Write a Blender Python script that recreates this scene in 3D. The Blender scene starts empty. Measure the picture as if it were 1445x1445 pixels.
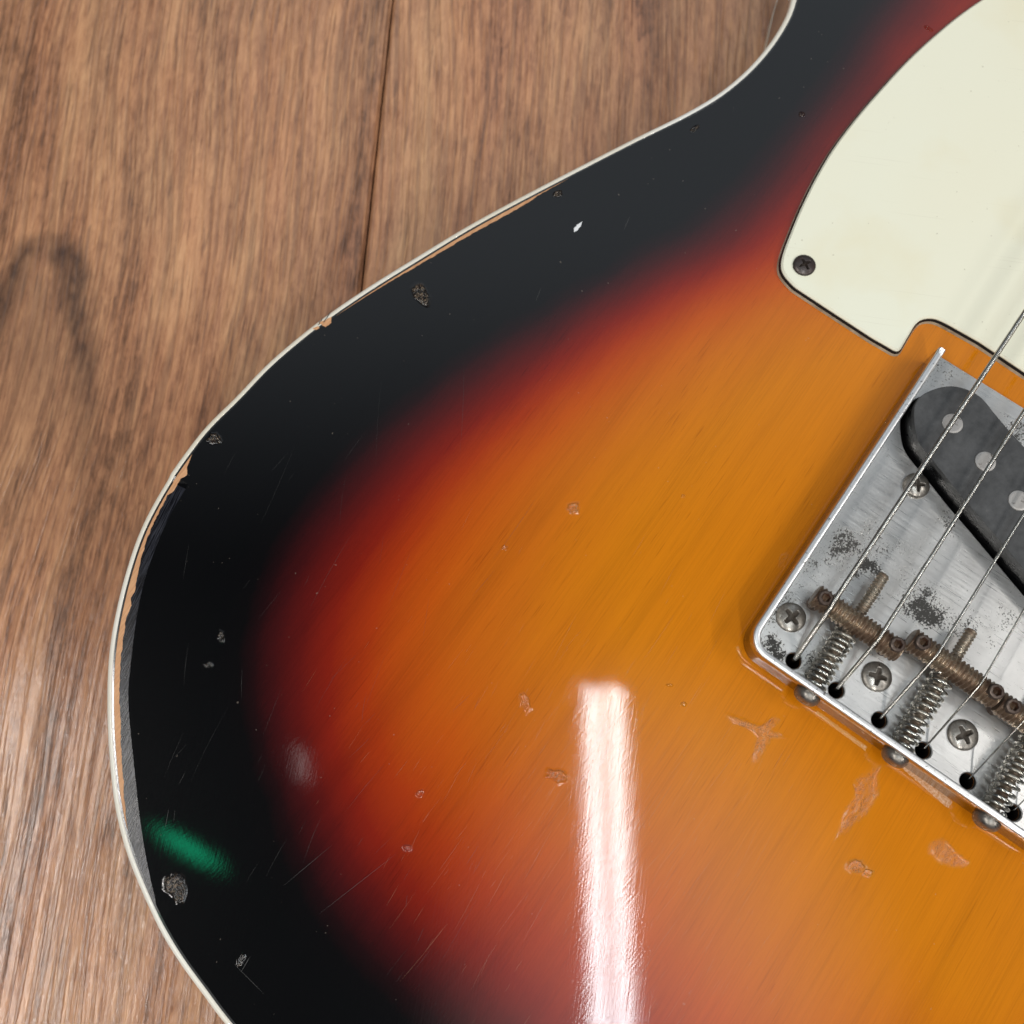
import bpy, math, random
import numpy as np
from mathutils import Vector, geometry
random.seed(7); rng = np.random.default_rng(7)
C = bpy.context.scene.collection
S = bpy.context.scene
MM = 0.001

# ------------------------------------------------------------------ camera, world, lamps, exposure
HC, PIT, GX, GY, GA, FPX = 208.2, .2522, 61.57, 20.07, .9451, 1335.0   # mm, radians, photo pixels
ZP = 46.3            # height of the bridge plate's face above the floor (mm); the body's top is at 45
ZT = 45.0
cam_d = bpy.data.cameras.new('camera'); cam = bpy.data.objects.new('camera', cam_d); C.objects.link(cam)
cam.location = (0, 0, (ZP + HC) * MM); cam.rotation_euler = (PIT, 0, 0)
cam_d.sensor_width = 36; cam_d.lens = FPX / 1445 * 36; cam_d.clip_start = .01; cam_d.clip_end = 50
cam_d.dof.use_dof = True; cam_d.dof.focus_distance = .203; cam_d.dof.aperture_fstop = 20
S.camera = cam
w = bpy.data.worlds.new('World'); S.world = w; w.use_nodes = True
w.node_tree.nodes['Background'].inputs[0].default_value = (.80, .9, 1.0, 1)
w.node_tree.nodes['Background'].inputs[1].default_value = .05
S.view_settings.view_transform = 'Standard'; S.view_settings.look = 'None'
S.view_settings.exposure = 0.12; S.view_settings.gamma = 1

def lamp(name, x, y, z, sx, sy, radiance, col=(1, .97, .93), rz=0, aim=None):
    d = bpy.data.lights.new(name, 'AREA'); d.shape = 'RECTANGLE'; d.size = sx; d.size_y = sy
    d.energy = radiance * sx * sy * math.pi; d.color = col
    o = bpy.data.objects.new(name, d); C.objects.link(o); o.location = (x, y, z); o.rotation_euler = (0, 0, rz)
    if aim: o.rotation_euler = (Vector(aim) - Vector((x, y, z))).to_track_quat('-Z', 'Y').to_euler()
    return o
TZ = 2.3
# twin ceiling tube whose reflection lies on the lacquer, then unseen tubes added for fill and the sheen at left
for fx, fy, r in ((.236, -.46, 32), (-1.40, -.40, 84), (1.85, -.3, 77), (.24, -2.15, 92), (-1.4, -1.9, 86), (1.9, -1.9, 82)):
    for s in (-1, 1):
        lamp('ceiling_and_fill_tube', fx + s * .029, fy, TZ, .033, 1.26, r, (.86, .955, 1) if abs(fx - .236) < .001 else (1, .97, .93))
# soft sheens in the lacquer: the lit ceiling, then an added haze panel
def soften(o, mode):
    """diffuser whose brightness falls off towards its edges"""
    d = o.data; d.use_nodes = True; t = d.node_tree; em = [n for n in t.nodes if n.type == 'EMISSION'][0]
    g = t.nodes.new('ShaderNodeNewGeometry'); sp = t.nodes.new('ShaderNodeSeparateXYZ'); t.links.new(g.outputs['Parametric'], sp.inputs[0])
    def mth(op, a, b=0.0):
        x = t.nodes.new('ShaderNodeMath'); x.operation = op
        for k, v in enumerate((a, b)):
            if isinstance(v, (int, float)): x.inputs[k].default_value = v
            else: t.links.new(v, x.inputs[k])
        return x.outputs[0]
    if mode == 'round':
        a = mth('POWER', mth('MULTIPLY', mth('SUBTRACT', sp.outputs[0], .5), 2.0), 2.0); b = mth('POWER', mth('MULTIPLY', mth('SUBTRACT', sp.outputs[1], .5), 2.0), 2.0)
        f = mth('MAXIMUM', mth('SUBTRACT', 1.0, mth('ADD', a, b)), 0.0); f = mth('POWER', f, 1.6)
    else:
        f = mth('MINIMUM', mth('MULTIPLY', sp.outputs[1], 2.6), 1.0); f = mth('MULTIPLY', mth('MULTIPLY', f, f), mth('SUBTRACT', 3.0, mth('MULTIPLY', f, 2.0)))
    t.links.new(f, em.inputs['Strength'])
soften(lamp('sheen_panel', .9, 1.95, 2.35, 4.2, 3.0, .62, (.84, .92, 1)), 'ramp')
soften(lamp('sheen_panel', .38, -.66, 2.36, 1.30, 2.0, 1.6, (1, .96, .95)), 'round')  # unseen panel added to give the haze round the tube's reflection
# small unseen lamp added for the white mark at the edge of the red
lamp('added_spot', -.53, -.02, 2.3, .016, .08, 3.5, (1, .97, .96), rz=.12)
# green status lamp reflected near the body's edge
soften(lamp('green_lamp', -.80, -.22, 2.3, .05, .26, 6.0, (.0, 1, .45), rz=math.radians(62)), 'round')

# ------------------------------------------------------------------ geometry helpers (mm)
CU, SU = math.cos(GA), math.sin(GA)
def px(x, y, w=0.0):
    """photo pixel -> (u, v) mm in the guitar's own frame, on the plane w mm above the bridge plate"""
    X = (x - 722.5) / FPX; U = -(y - 722.5) / FPX; cp, sp = math.cos(PIT), math.sin(PIT)
    d = (X, U * cp + sp, U * sp - cp); t = (w - HC) / d[2]
    dx, dy = d[0] * t - GX, d[1] * t - GY
    return (dx * CU + dy * SU, dx * SU - dy * CU)
def P(u, v, w): return (u, -v, ZP + w)

def mesh(name, V, F, mats, mi=None, smooth=False, origin=(0, 0, 0), attrs=None):
    me = bpy.data.meshes.new(name)
    o = np.array(origin, float)
    VV = (np.asarray(V, float) - o) * MM
    me.from_pydata(VV.tolist(), [], [list(map(int, f)) for f in F])
    for m in (mats if isinstance(mats, (list, tuple)) else [mats]): me.materials.append(m)
    if mi is not None: me.polygons.foreach_set('material_index', np.asarray(mi, dtype=np.int32))
    if smooth is not False:
        me.polygons.foreach_set('use_smooth', [True] * len(me.polygons) if smooth is True else list(smooth))
    for k, a in (attrs or {}).items():
        at = me.attributes.new(k, 'FLOAT', 'POINT'); at.data.foreach_set('value', np.asarray(a, dtype=np.float32))
    me.validate(); me.update()
    return me
def link(name, me, parent=None, loc=(0, 0, 0), rot=(0, 0, 0), label=None):
    o = bpy.data.objects.new(name, me); C.objects.link(o); o.parent = parent
    o.location = [c * MM for c in loc]; o.rotation_euler = rot
    if label: o['label'] = label
    return o
def part(name, V, F, mats, parent, origin=(0, 0, 0), po=(0, 0, 0), label=None, **k):
    me = mesh(name, V, F, mats, origin=origin, **k)
    return link(name, me, parent, np.array(origin) - np.array(po), label=label)

def inside(pts, poly):
    pts = np.asarray(pts, float); poly = np.asarray(poly, float)
    x, y = pts[:, 0], pts[:, 1]; r = np.zeros(len(pts), bool)
    x1, y1 = poly[:, 0], poly[:, 1]; x2, y2 = np.roll(x1, -1), np.roll(y1, -1)
    for a, b, c, d in zip(x1, y1, x2, y2):
        if b == d: continue
        m = (b > y) != (d > y)
        r ^= m & (x < (c - a) * (y - b) / (d - b) + a)
    return r
def segdist(pts, line, closed=False):
    pts = np.asarray(pts, float); line = np.asarray(line, float)
    A = line if closed else line[:-1]; B = np.roll(line, -1, 0) if closed else line[1:]
    best = np.full(len(pts), 1e9)
    for a, b in zip(A, B):
        d = b - a; L = d @ d
        if L == 0: continue
        t = np.clip(((pts - a) @ d) / L, 0, 1)
        best = np.minimum(best, np.hypot(*(pts - (a + t[:, None] * d)).T))
    return best
def catmull(P_, closed=False, n=12):
    P_ = [np.array(p, float) for p in P_]; N = len(P_); out = []
    for i in range(N if closed else N - 1):
        g = (lambda k: P_[k % N]) if closed else (lambda k: P_[min(max(k, 0), N - 1)])
        a, b, c, d = g(i - 1), g(i), g(i + 1), g(i + 2)
        for k in range(n):
            t = k / n
            out.append(.5 * ((2 * b) + (-a + c) * t + (2 * a - 5 * b + 4 * c - d) * t * t + (-a + 3 * b - 3 * c + d) * t ** 3))
    if not closed: out.append(P_[-1])
    return np.array(out)
def resample(P_, step, closed=False):
    P_ = np.asarray(P_, float)
    Q = np.vstack([P_, P_[:1]]) if closed else P_
    s = np.r_[0, np.cumsum(np.linalg.norm(np.diff(Q, axis=0), axis=1))]
    n = max(2, int(round(s[-1] / step))); t = np.linspace(0, s[-1], n + 1)
    R = np.stack([np.interp(t, s, Q[:, k]) for k in range(Q.shape[1])], 1)
    return R[:-1] if closed else R
def area2(p): p = np.asarray(p); return np.sum(p[:, 0] * np.roll(p[:, 1], -1) - np.roll(p[:, 0], -1) * p[:, 1])
def inward(P_, closed=True):
    """miter normals pointing to the inside of a closed loop (or to the left of an open path)"""
    P_ = np.asarray(P_, float)
    if closed: a, b = np.roll(P_, 1, 0), np.roll(P_, -1, 0)
    else: a = np.vstack([2 * P_[0] - P_[1], P_[:-1]]); b = np.vstack([P_[1:], 2 * P_[-1] - P_[-2]])
    d1 = P_ - a; d2 = b - P_
    d1 /= np.linalg.norm(d1, axis=1)[:, None]; d2 /= np.linalg.norm(d2, axis=1)[:, None]
    n1 = np.stack([-d1[:, 1], d1[:, 0]], 1); n2 = np.stack([-d2[:, 1], d2[:, 0]], 1)
    m = n1 + n2; m /= np.linalg.norm(m, axis=1)[:, None]
    m /= np.maximum(.35, np.sum(m * n1, axis=1))[:, None]
    if closed and area2(P_) < 0: m = -m
    return m
def sweep(path, profile, closed, zfun=None):
    """profile = [(offset inwards, z)] as a closed ring, carried along the path (u, v)"""
    path = np.asarray(path, float); N = inward(path, closed); n = len(path); k = len(profile); V = []; F = []
    for off, z in profile:
        q = path + N * off
        zz = np.full(n, float(z))
        if zfun is not None: zz = zz - zfun(q)
        V.append(np.stack([q[:, 0], -q[:, 1], zz], 1))
    V = np.stack(V, 1).reshape(-1, 3)
    for i in range(n if closed else n - 1):
        j = (i + 1) % n
        for a in range(k):
            b = (a + 1) % k; F.append((i * k + a, i * k + b, j * k + b, j * k + a))
    if not closed: F += [tuple(range(k)), tuple(range((n - 1) * k, n * k))[::-1]]
    return V, F
def cdt(loops, extra=None):
    vs = []; es = []
    for L in loops:
        b = len(vs); vs += [Vector((float(p[0]), float(p[1]))) for p in L]
        es += [(b + i, b + (i + 1) % len(L)) for i in range(len(L))]
    if extra is not None:
        if isinstance(extra, dict):
            for ln in extra['lines']:
                b = len(vs); vs += [Vector((float(p[0]), float(p[1]))) for p in ln]; es += [(b + i, b + i + 1) for i in range(len(ln) - 1)]
            vs += [Vector((float(p[0]), float(p[1]))) for p in extra['pts']]
        else: vs += [Vector((float(p[0]), float(p[1]))) for p in extra]
    v, e, f, *_ = geometry.delaunay_2d_cdt(vs, es, [], 0, 1e-5)
    v = np.array([[p[0], p[1]] for p in v]); f = np.array([t for t in f if len(t) == 3])
    cen = v[f].mean(1); ok = inside(cen, loops[0])
    for L in loops[1:]: ok &= ~inside(cen, L)
    return v, f[ok]
def slab(outer, holes, z0, z1, ch=0, extra=None, zfun=None, holech=0):
    """plate with holes; material groups: 0 top, 1 chamfer, 2 side, 3 hole wall, 4 bottom"""
    outer = np.asarray(outer, float); n = len(outer)
    top_out = outer + inward(outer) * ch if ch else outer
    hs = [np.asarray(h, float) for h in holes]
    tops = [h - inward(h) * holech for h in hs] if holech else hs
    v, f = cdt([top_out] + tops, extra)
    V = []; F = []; G = []
    zt = np.full(len(v), float(z1)) - (zfun(v) if zfun is not None else 0)
    V += [(a, -b, z) for (a, b), z in zip(v, zt)]
    for t in f:
        a, b, c = v[t]; cr = (b[0] - a[0]) * (c[1] - a[1]) - (b[1] - a[1]) * (c[0] - a[0])
        F.append(tuple(t[::-1]) if cr > 0 else tuple(t)); G.append(0)
    def ring(pts, z, zf=True):
        pts = np.asarray(pts); zz = np.full(len(pts), float(z)) - (zfun(pts) if (zfun is not None and zf) else 0)
        b = len(V); V.extend([(p[0], -p[1], q) for p, q in zip(pts, zz)]); return b
    def strip(a, b, m, g):
        for i in range(m): j = (i + 1) % m; F.append((a + i, a + j, b + j, b + i)); G.append(g)
    if ch:
        a = ring(top_out, z1); b = ring(outer, z1 - ch); strip(a, b, n, 1); c = b
        c = ring(outer, z1 - ch)
    else: c = ring(outer, z1)
    d = ring(outer, z0, False); strip(c, d, n, 2)
    for h, t in zip(hs, tops):
        if holech: a = ring(t, z1); b = ring(h, z1 - holech); strip(a, b, len(h), 1); c = ring(h, z1 - holech)
        else: c = ring(h, z1)
        d = ring(h, z0, False); strip(c, d, len(h), 3)
    v2, f2 = cdt([outer] + hs); b = len(V)
    V += [(p[0], -p[1], z0) for p in v2]
    for t in f2: F.append(tuple(int(i) + b for i in t)); G.append(4)
    return np.array(V), F, np.array(G), v
def circle(cu, cv, r, n=28): return [(cu + r * math.cos(2 * math.pi * i / n), cv + r * math.sin(2 * math.pi * i / n)) for i in range(n)]
def grid_faces(nr, nc, wrap=True, base=0):
    F = []
    for i in range(nr - 1):
        for j in range(nc if wrap else nc - 1):
            k = (j + 1) % nc; F.append((base + i * nc + j, base + i * nc + k, base + (i + 1) * nc + k, base + (i + 1) * nc + j))
    return F
def tube(path, r, sides=10, rfun=None, caps=True):
    path = np.asarray(path, float); n = len(path)
    T = np.gradient(path, axis=0); T /= np.linalg.norm(T, axis=1)[:, None]
    nrm = np.cross(T[0], (0, 0, 1.0)); 
    if np.linalg.norm(nrm) < .1: nrm = np.cross(T[0], (0, 1.0, 0))
    nrm /= np.linalg.norm(nrm); V = []; s = 0
    th = np.arange(sides) * 2 * math.pi / sides
    for i in range(n):
        if i: s += np.linalg.norm(path[i] - path[i - 1])
        nrm = nrm - T[i] * (nrm @ T[i]); nrm /= np.linalg.norm(nrm); b = np.cross(T[i], nrm)
        rr = r if rfun is None else rfun(s, th)
        V.append(path[i] + (np.cos(th) * rr)[:, None] * nrm + (np.sin(th) * rr)[:, None] * b)
    V = np.vstack(V); F = [f[::-1] for f in grid_faces(n, sides)]
    if caps: F += [tuple(range(sides)), tuple(range((n - 1) * sides, n * sides))[::-1]]
    return V, F
def thread_rod(L, r, depth, pitch, sides=28, per=7, endtaper=.5):
    """helical threaded rod along +x from 0 to L"""
    n = int(L / pitch * per) + 1; xs = np.linspace(0, L, n); th = np.arange(sides) * 2 * math.pi / sides; V = []
    for x in xs:
        ph = (x / pitch + th / (2 * math.pi)) % 1.0
        tri = np.abs(ph * 2 - 1); rr = r - depth * np.clip(tri * 1.25 - .1, 0, 1)
        e = min(x, L - x); rr = np.minimum(rr, r - endtaper * max(0, 1 - e / .5))
        V.append(np.stack([np.full(sides, x), rr * np.cos(th), rr * np.sin(th)], 1))
    V = np.vstack(V); F = grid_faces(n, sides)
    F += [tuple(range(sides))[::-1], tuple(range((n - 1) * sides, n * sides))]
    return V, F
def screw_head(R, h, rim, rec=.62, wid=.15, ang=0, dep=.5, nr=30, nt=96):
    """domed cross-head screw, axis +z, base at z=0"""
    V = []; A = []; rs = np.r_[np.linspace(0, 1, nr)]
    th = np.arange(nt) * 2 * math.pi / nt
    for q in rs:
        x, y = q * np.cos(th + ang), q * np.sin(th + ang)
        # arms narrow outwards and the slot's floor slopes up
        ax, ay = np.abs(x), np.abs(y); lo = np.maximum(ax, ay); sh = np.minimum(ax, ay)
        wv = wid * (1.05 - .45 * lo / rec); e = np.minimum(wv - sh, rec - lo)
        core = np.hypot(ax, ay) - wid * 1.35
        e = np.maximum(e, -core * .8)
        inn = np.clip(e / .045, 0, 1)
        z = rim + h * math.sqrt(max(0, 1 - (q * .985) ** 2.0)) - inn * dep * R * np.clip(1.15 - lo / rec * .75, .2, 1)
        z = np.where(inn > 0, np.maximum(z, .16), z)
        V.append(np.stack([q * R * np.cos(th), q * R * np.sin(th), z], 1)); A.append(inn)
    V.append(np.stack([R * np.cos(th), R * np.sin(th), np.full(nt, -.6)], 1)); A.append(np.zeros(nt))
    return np.vstack(V), grid_faces(nr + 1, nt), {'recess': np.concatenate(A)}

# ------------------------------------------------------------------ material helpers
class Mat:
    def __init__(s, name):
        s.m = bpy.data.materials.new(name); s.m.use_nodes = True; s.t = s.m.node_tree; s.b = s.t.nodes['Principled BSDF']
        s.tc = s.t.nodes.new('ShaderNodeTexCoord')
    def n(s, ty, **k):
        x = s.t.nodes.new(ty)
        for a, b in k.items(): setattr(x, a, b)
        return x
    def l(s, a, b): s.t.links.new(a, b)
    def put(s, sock, v):
        if hasattr(v, 'is_output') or isinstance(v, bpy.types.NodeSocket): s.l(v, sock)
        elif isinstance(v, (tuple, list)) and len(v) == 3 and sock.type == 'RGBA': sock.default_value = (*v, 1)
        else: sock.default_value = v
    def set(s, **k):
        for a, v in k.items(): s.put(s.b.inputs[a.replace('_', ' ')], v)
        return s
    def map(s, scale, rot=0, loc=(0, 0, 0), src=None):
        r = s.n('ShaderNodeMapping'); r.vector_type = 'POINT'
        if rot:
            q = s.n('ShaderNodeMapping'); q.inputs['Rotation'].default_value = (0, 0, rot); s.l(src or s.tc.outputs['Object'], q.inputs[0]); src = q.outputs[0]
        s.l(src or s.tc.outputs['Object'], r.inputs[0]); r.inputs['Scale'].default_value = scale; r.inputs['Location'].default_value = loc
        return r.outputs[0]
    def noise(s, vec, scale=1, detail=4, rough=.55, dist=0):
        x = s.n('ShaderNodeTexNoise'); s.l(vec, x.inputs['Vector']); x.inputs['Scale'].default_value = scale
        x.inputs['Detail'].default_value = detail; x.inputs['Roughness'].default_value = rough; x.inputs['Distortion'].default_value = dist
        return x.outputs['Fac']
    def ramp(s, fac, stops, interp='LINEAR'):
        x = s.n('ShaderNodeValToRGB'); s.put(x.inputs[0], fac); cr = x.color_ramp; cr.interpolation = interp
        while len(cr.elements) < len(stops): cr.elements.new(.5)
        for e, (p, c) in zip(cr.elements, stops):
            e.position = p; e.color = (c, c, c, 1) if not isinstance(c, (tuple, list)) else (*c, 1)
        return x.outputs[0]
    def math(s, op, a, b=0.0, c=0.0, clamp=False):
        x = s.n('ShaderNodeMath', operation=op); x.use_clamp = clamp
        for i, v in enumerate((a, b, c)): s.put(x.inputs[i], v)
        return x.outputs[0]
    def mix(s, f, a, b, mode='MIX'):
        x = s.n('ShaderNodeMix', data_type='RGBA', blend_type=mode); s.put(x.inputs[0], f)
        s.put(x.inputs[6], a); s.put(x.inputs[7], b); return x.outputs[2]
    def attr(s, name): x = s.n('ShaderNodeAttribute'); x.attribute_name = name; return x.outputs['Fac']
    def bump(s, h, strength=1, dist=.0001, normal=None):
        x = s.n('ShaderNodeBump'); s.put(x.inputs['Height'], h); x.inputs['Strength'].default_value = strength; x.inputs['Distance'].default_value = dist
        if normal is not None: s.l(normal, x.inputs['Normal'])
        return x.outputs[0]

def lacquer_scratches(m, amt=.20):
    """hairline scratches in the clear coat, in crossing directions"""
    h = None
    for a, sx, k in ((math.radians(6), 2500, 1.0), (math.radians(-26), 3100, .8), (math.radians(34), 5200, .4), (math.radians(-62), 4800, .3)):
        n = m.noise(m.map((90, sx, 1), rot=a), 1, 2, .5)
        n = m.math('MULTIPLY', n, k); h = n if h is None else m.math('ADD', h, n)
    wav = m.noise(m.map((60, 60, 60)), 1, 2)
    nn = m.bump(wav, .03, .0003)
    return m.bump(h, .5 * amt, .00003, nn)

def mat_burst(name, chipped=False):
    m = Mat(name); t = m.attr('burst')
    wob = m.noise(m.map((25, 140, 1)), 1, 3); t2 = m.math('ADD', t, m.math('MULTIPLY', m.math('SUBTRACT', wob, .5), .05))
    fine = m.noise(m.map((500, 5200, 1)), 1, 3)
    t3 = m.math('ADD', t2, m.math('MULTIPLY', m.math('SUBTRACT', fine, .5), .06))
    col = m.ramp(t3, [(0, (.0011, .0011, .0015)), (.09, (.0018, .0012, .0016)), (.17, (.012, .0018, .0026)), (.27, (.046, .0036, .0042)), (.38, (.105, .006, .0045)), (.50, (.21, .012, .004)),
                      (.62, (.35, .034, .0035)), (.75, (.47, .080, .004)), (.88, (.53, .135, .006)), (1, (.60, .188, .004))])
    # figure of the alder under the lacquer: long bands, fibres and dark pores
    band = m.noise(m.map((5, 130, 1)), 1, 4, .6); fib = m.noise(m.map((48, 2900, 1)), 1, 4, .66)
    g = m.math('ADD', m.math('MULTIPLY', band, .5), m.math('MULTIPLY', fib, .5))
    dark = m.ramp(g, [(.30, .78), (.5, .97), (.68, 1.07)])
    col = m.mix(1, col, dark, 'MULTIPLY')
    pore = m.noise(m.map((110, 2600, 1), loc=(3, 5, 0)), 1, 2, .4)
    big = m.noise(m.map((14, 60, 1), loc=(2, 9, 0)), 1, 2)
    pm = m.math('MULTIPLY', m.ramp(pore, [(.63, 0), (.70, 1)]), m.ramp(big, [(.42, .15), (.66, 1)]))
    col = m.mix(m.math('MULTIPLY', pm, .38), col, (.38, .24, .2), 'MULTIPLY')
    # specks of dust and tiny nicks
    sp = m.noise(m.map((900, 900, 900)), 1, 1); col = m.mix(m.math('MULTIPLY', m.ramp(sp, [(.80, 0), (.82, 1)]), .16), col, (.5, .42, .34))
    if chipped == 'crazed':
        msk = m.attr('chip'); v1 = m.noise(m.map((420, 900, 1)), 1, 4, .65, .8)
        vein = m.ramp(m.math('ABSOLUTE', m.math('SUBTRACT', v1, .5)), [(.0, 1), (.022, 0)])
        pale = m.ramp(m.noise(m.map((700, 1300, 1), loc=(4, 4, 0)), 1, 4, .6), [(.42, .1), (.6, .75)])
        col = m.mix(m.math('MULTIPLY', m.math('MULTIPLY', pale, msk), .42), col, (.42, .20, .10))
        col = m.mix(m.math('MULTIPLY', m.math('MULTIPLY', vein, msk), .75), col, (.09, .035, .012))
        hm = m.math('MULTIPLY', m.math('SUBTRACT', v1, m.math('MULTIPLY', vein, .5)), msk)
        m.set(Coat_Normal=m.bump(hm, .35, .0003, lacquer_scratches(m)), Normal=m.bump(hm, .35, .0003, lacquer_scratches(m, 1.0)))
    elif chipped:
        msk = m.attr('chip'); fl = m.noise(m.map((2200, 2800, 900)), 1, 4, .7, .6)
        f = m.math('MULTIPLY', m.ramp(fl, [(.53, 0), (.58, 1)]), msk)
        col = m.mix(m.math('MULTIPLY', f, .5), col, (.36, .26, .17))
        d2 = m.noise(m.map((2400, 2400, 900), loc=(7, 1, 0)), 1, 3, .6)
        col = m.mix(m.math('MULTIPLY', m.math('MULTIPLY', m.ramp(d2, [(.56, 0), (.62, 1)]), msk), .45), col, (.05, .02, .01))
        hb = m.noise(m.map((2000, 2600, 900)), 1, 4, .7)
        hm = m.math('MULTIPLY', hb, msk)
        m.set(Coat_Normal=m.bump(hm, .7, .0004, lacquer_scratches(m)), Normal=m.bump(hm, .7, .0004, lacquer_scratches(m, 1.0)))
    else:
        m.set(Coat_Normal=lacquer_scratches(m))
        m.set(Normal=lacquer_scratches(m, 1.0))
    m.set(Base_Color=col, Roughness=.30, Specular_IOR_Level=.03, Coat_Weight=1.0, Coat_Roughness=.035, Coat_IOR=1.48)
    return m.m
M_burst = mat_burst('sunburst_lacquer'); M_chip = mat_burst('chipped_lacquer', True); M_craze = mat_burst('crazed_lacquer', 'crazed')

def simple(name, col, rough, metal=0, coat=0, **k):
    m = Mat(name); m.set(Base_Color=col, Roughness=rough, Metallic=metal, Coat_Weight=coat); m.set(**k); return m.m
m = Mat('black_lacquer'); m.set(Base_Color=(.003, .003, .0035), Roughness=.35, Coat_Weight=1.0, Coat_Roughness=.1, Coat_Normal=lacquer_scratches(m)); M_black = m.m
m = Mat('cavity_wood'); m.set(Base_Color=(.012, .007, .004), Roughness=.9); M_cavity = m.m
m = Mat('worn_edge_lacquer')   # black lacquer rubbed down with coarse streaks, on the bevelled forearm edge
st = m.noise(m.map((140, 3000, 1), rot=math.radians(-14)), 1, 3, .6); st2 = m.noise(m.map((300, 300, 300)), 1, 3)
m.set(Base_Color=m.mix(m.ramp(st, [(.44, 0), (.64, 1)]), (.002, .002, .004), (.032, .034, .044)), Roughness=m.ramp(st2, [(.3, .20), (.7, .32)]),
      Specular_IOR_Level=.20, Coat_Weight=.16, Coat_Roughness=.16, Normal=m.bump(st, .5, .00005), Coat_Normal=m.bump(st, .4, .00005)); M_worn = m.m
m = Mat('binding_plastic'); bn = m.noise(m.map((60, 60, 60)), 1, 4); b2 = m.noise(m.map((14, 14, 14)), 1, 2)
gi = m.ramp(m.noise(m.map((700, 700, 700)), 1, 3, .7), [(.66, 0), (.76, 1)])
bc = m.mix(m.ramp(b2, [(.35, 0), (.65, 1)]), (.80, .79, .74), (.72, .66, .53))
m.set(Base_Color=m.mix(m.math('MULTIPLY', gi, .4), bc, (.35, .25, .15)), Roughness=.28, Coat_Weight=.3, Normal=m.bump(bn, .3, .0001)); M_bind = m.m
m = Mat('bare_wood'); g = m.noise(m.map((120, 1800, 100)), 1, 4); m.set(Base_Color=m.ramp(g, [(.3, (.46, .22, .10)), (.7, (.66, .36, .18))]), Roughness=.55, Normal=m.bump(g, .5, .0001)); M_bare = m.m
m = Mat('pickguard_mint'); g = m.noise(m.map((9, 9, 9)), 1, 3); g2 = m.noise(m.map((900, 900, 900)), 1, 2)
pc = m.mix(m.ramp(g, [(.35, 0), (.7, 1)]), (.82, .825, .68), (.82, .79, .62))
scr = m.noise(m.map((60, 3000, 1), rot=.7), 1, 2)
hs = m.noise(m.map((30, 2600, 1), rot=1.1, loc=(2, 2, 0)), 1, 2, .4); pc = m.mix(m.math('MULTIPLY', m.ramp(hs, [(.70, 0), (.74, 1)]), .22), pc, (.52, .48, .36))
yl = m.noise(m.map((28, 28, 28), loc=(5, 0, 0)), 1, 4); pc = m.mix(m.math('MULTIPLY', m.ramp(yl, [(.52, 0), (.72, 1)]), .5), pc, (.78, .71, .48))
m.set(Base_Color=m.mix(m.math('MULTIPLY', m.ramp(g2, [(.74, 0), (.78, 1)]), .45), pc, (.3, .25, .15)), Roughness=.34, Specular_IOR_Level=.45, Normal=m.bump(scr, .10, .00005)); M_guard = m.m
M_guardblk = simple('pickguard_black_ply', (.008, .008, .008), .35)
m = Mat('pickguard_edge_ply'); g = m.noise(m.map((300, 300, 300)), 1, 3); m.set(Base_Color=m.ramp(g, [(.3, (.28, .23, .16)), (.7, (.55, .50, .38))]), Roughness=.5); M_guardedge = m.m

m = Mat('aged_steel_plate')
br = m.noise(m.map((3600, 120, 1)), 1, 3, .6); cl = m.noise(m.map((70, 70, 70)), 1, 4, .6); fi = m.noise(m.map((2100, 2100, 2100)), 1, 4, .75)
# rust bloom where hands rest: clusters near the saddles
sep = m.n('ShaderNodeSeparateXYZ'); wn_ = m.n('ShaderNodeTexNoise'); m.l(m.map((170, 170, 170)), wn_.inputs['Vector']); wn_.inputs['Detail'].default_value = 4; wn_.inputs['Scale'].default_value = 1
ws_ = m.n('ShaderNodeVectorMath', operation='SCALE'); m.l(wn_.outputs['Color'], ws_.inputs[0]); ws_.inputs['Scale'].default_value = .018
wa_ = m.n('ShaderNodeVectorMath', operation='ADD'); m.l(m.tc.outputs['Object'], wa_.inputs[0]); m.l(ws_.outputs[0], wa_.inputs[1])
wb_ = m.n('ShaderNodeVectorMath', operation='SUBTRACT'); m.l(wa_.outputs[0], wb_.inputs[0]); wb_.inputs[1].default_value = (.009, .009, .009); m.l(wb_.outputs[0], sep.inputs[0])
def blob(u, v, r, a):
    dx = m.math('SUBTRACT', sep.outputs[0], u * MM); dy = m.math('ADD', sep.outputs[1], v * MM)
    d = m.math('SQRT', m.math('ADD', m.math('MULTIPLY', dx, dx), m.math('MULTIPLY', dy, dy)))
    return m.math('MULTIPLY', m.math('SUBTRACT', 1.0, m.math('DIVIDE', d, r * MM), clamp=True), a)
acc = None
for bx, by, r, a in ((1195, 775, 6, .34), (1232, 810, 6, .42), (1305, 868, 7, .36), (1330, 730, 4, .2), (1092, 905, 4, .34), (1100, 850, 7, .2), (1140, 800, 5, .2),
                     (1330, 520, 9, .16), (1440, 800, 8, .16), (1425, 620, 7, .24), (1150, 945, 4, .2), (1245, 770, 9, .16), (1290, 840, 9, .18), (1350, 880, 6, .18), (1180, 800, 8, .16), (1410, 880, 6, .12)):
    u, v = px(bx, by); q = blob(u, v, r, a); acc = q if acc is None else m.math('MAXIMUM', acc, q)
thr = m.math('ADD', m.math('ADD', m.math('ADD', fi, .015), acc), m.math('MULTIPLY', m.math('SUBTRACT', cl, .5), .25))
rust = m.ramp(thr, [(.68, 0), (.73, 1)])
haze_ = m.ramp(acc, [(0, 0), (.4, 1)])
base = m.mix(m.ramp(cl, [(.3, 0), (.7, 1)]), (.52, .515, .505), (.76, .75, .73))
base = m.mix(m.math('MULTIPLY', haze_, .32), base, (.40, .39, .34))
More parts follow.
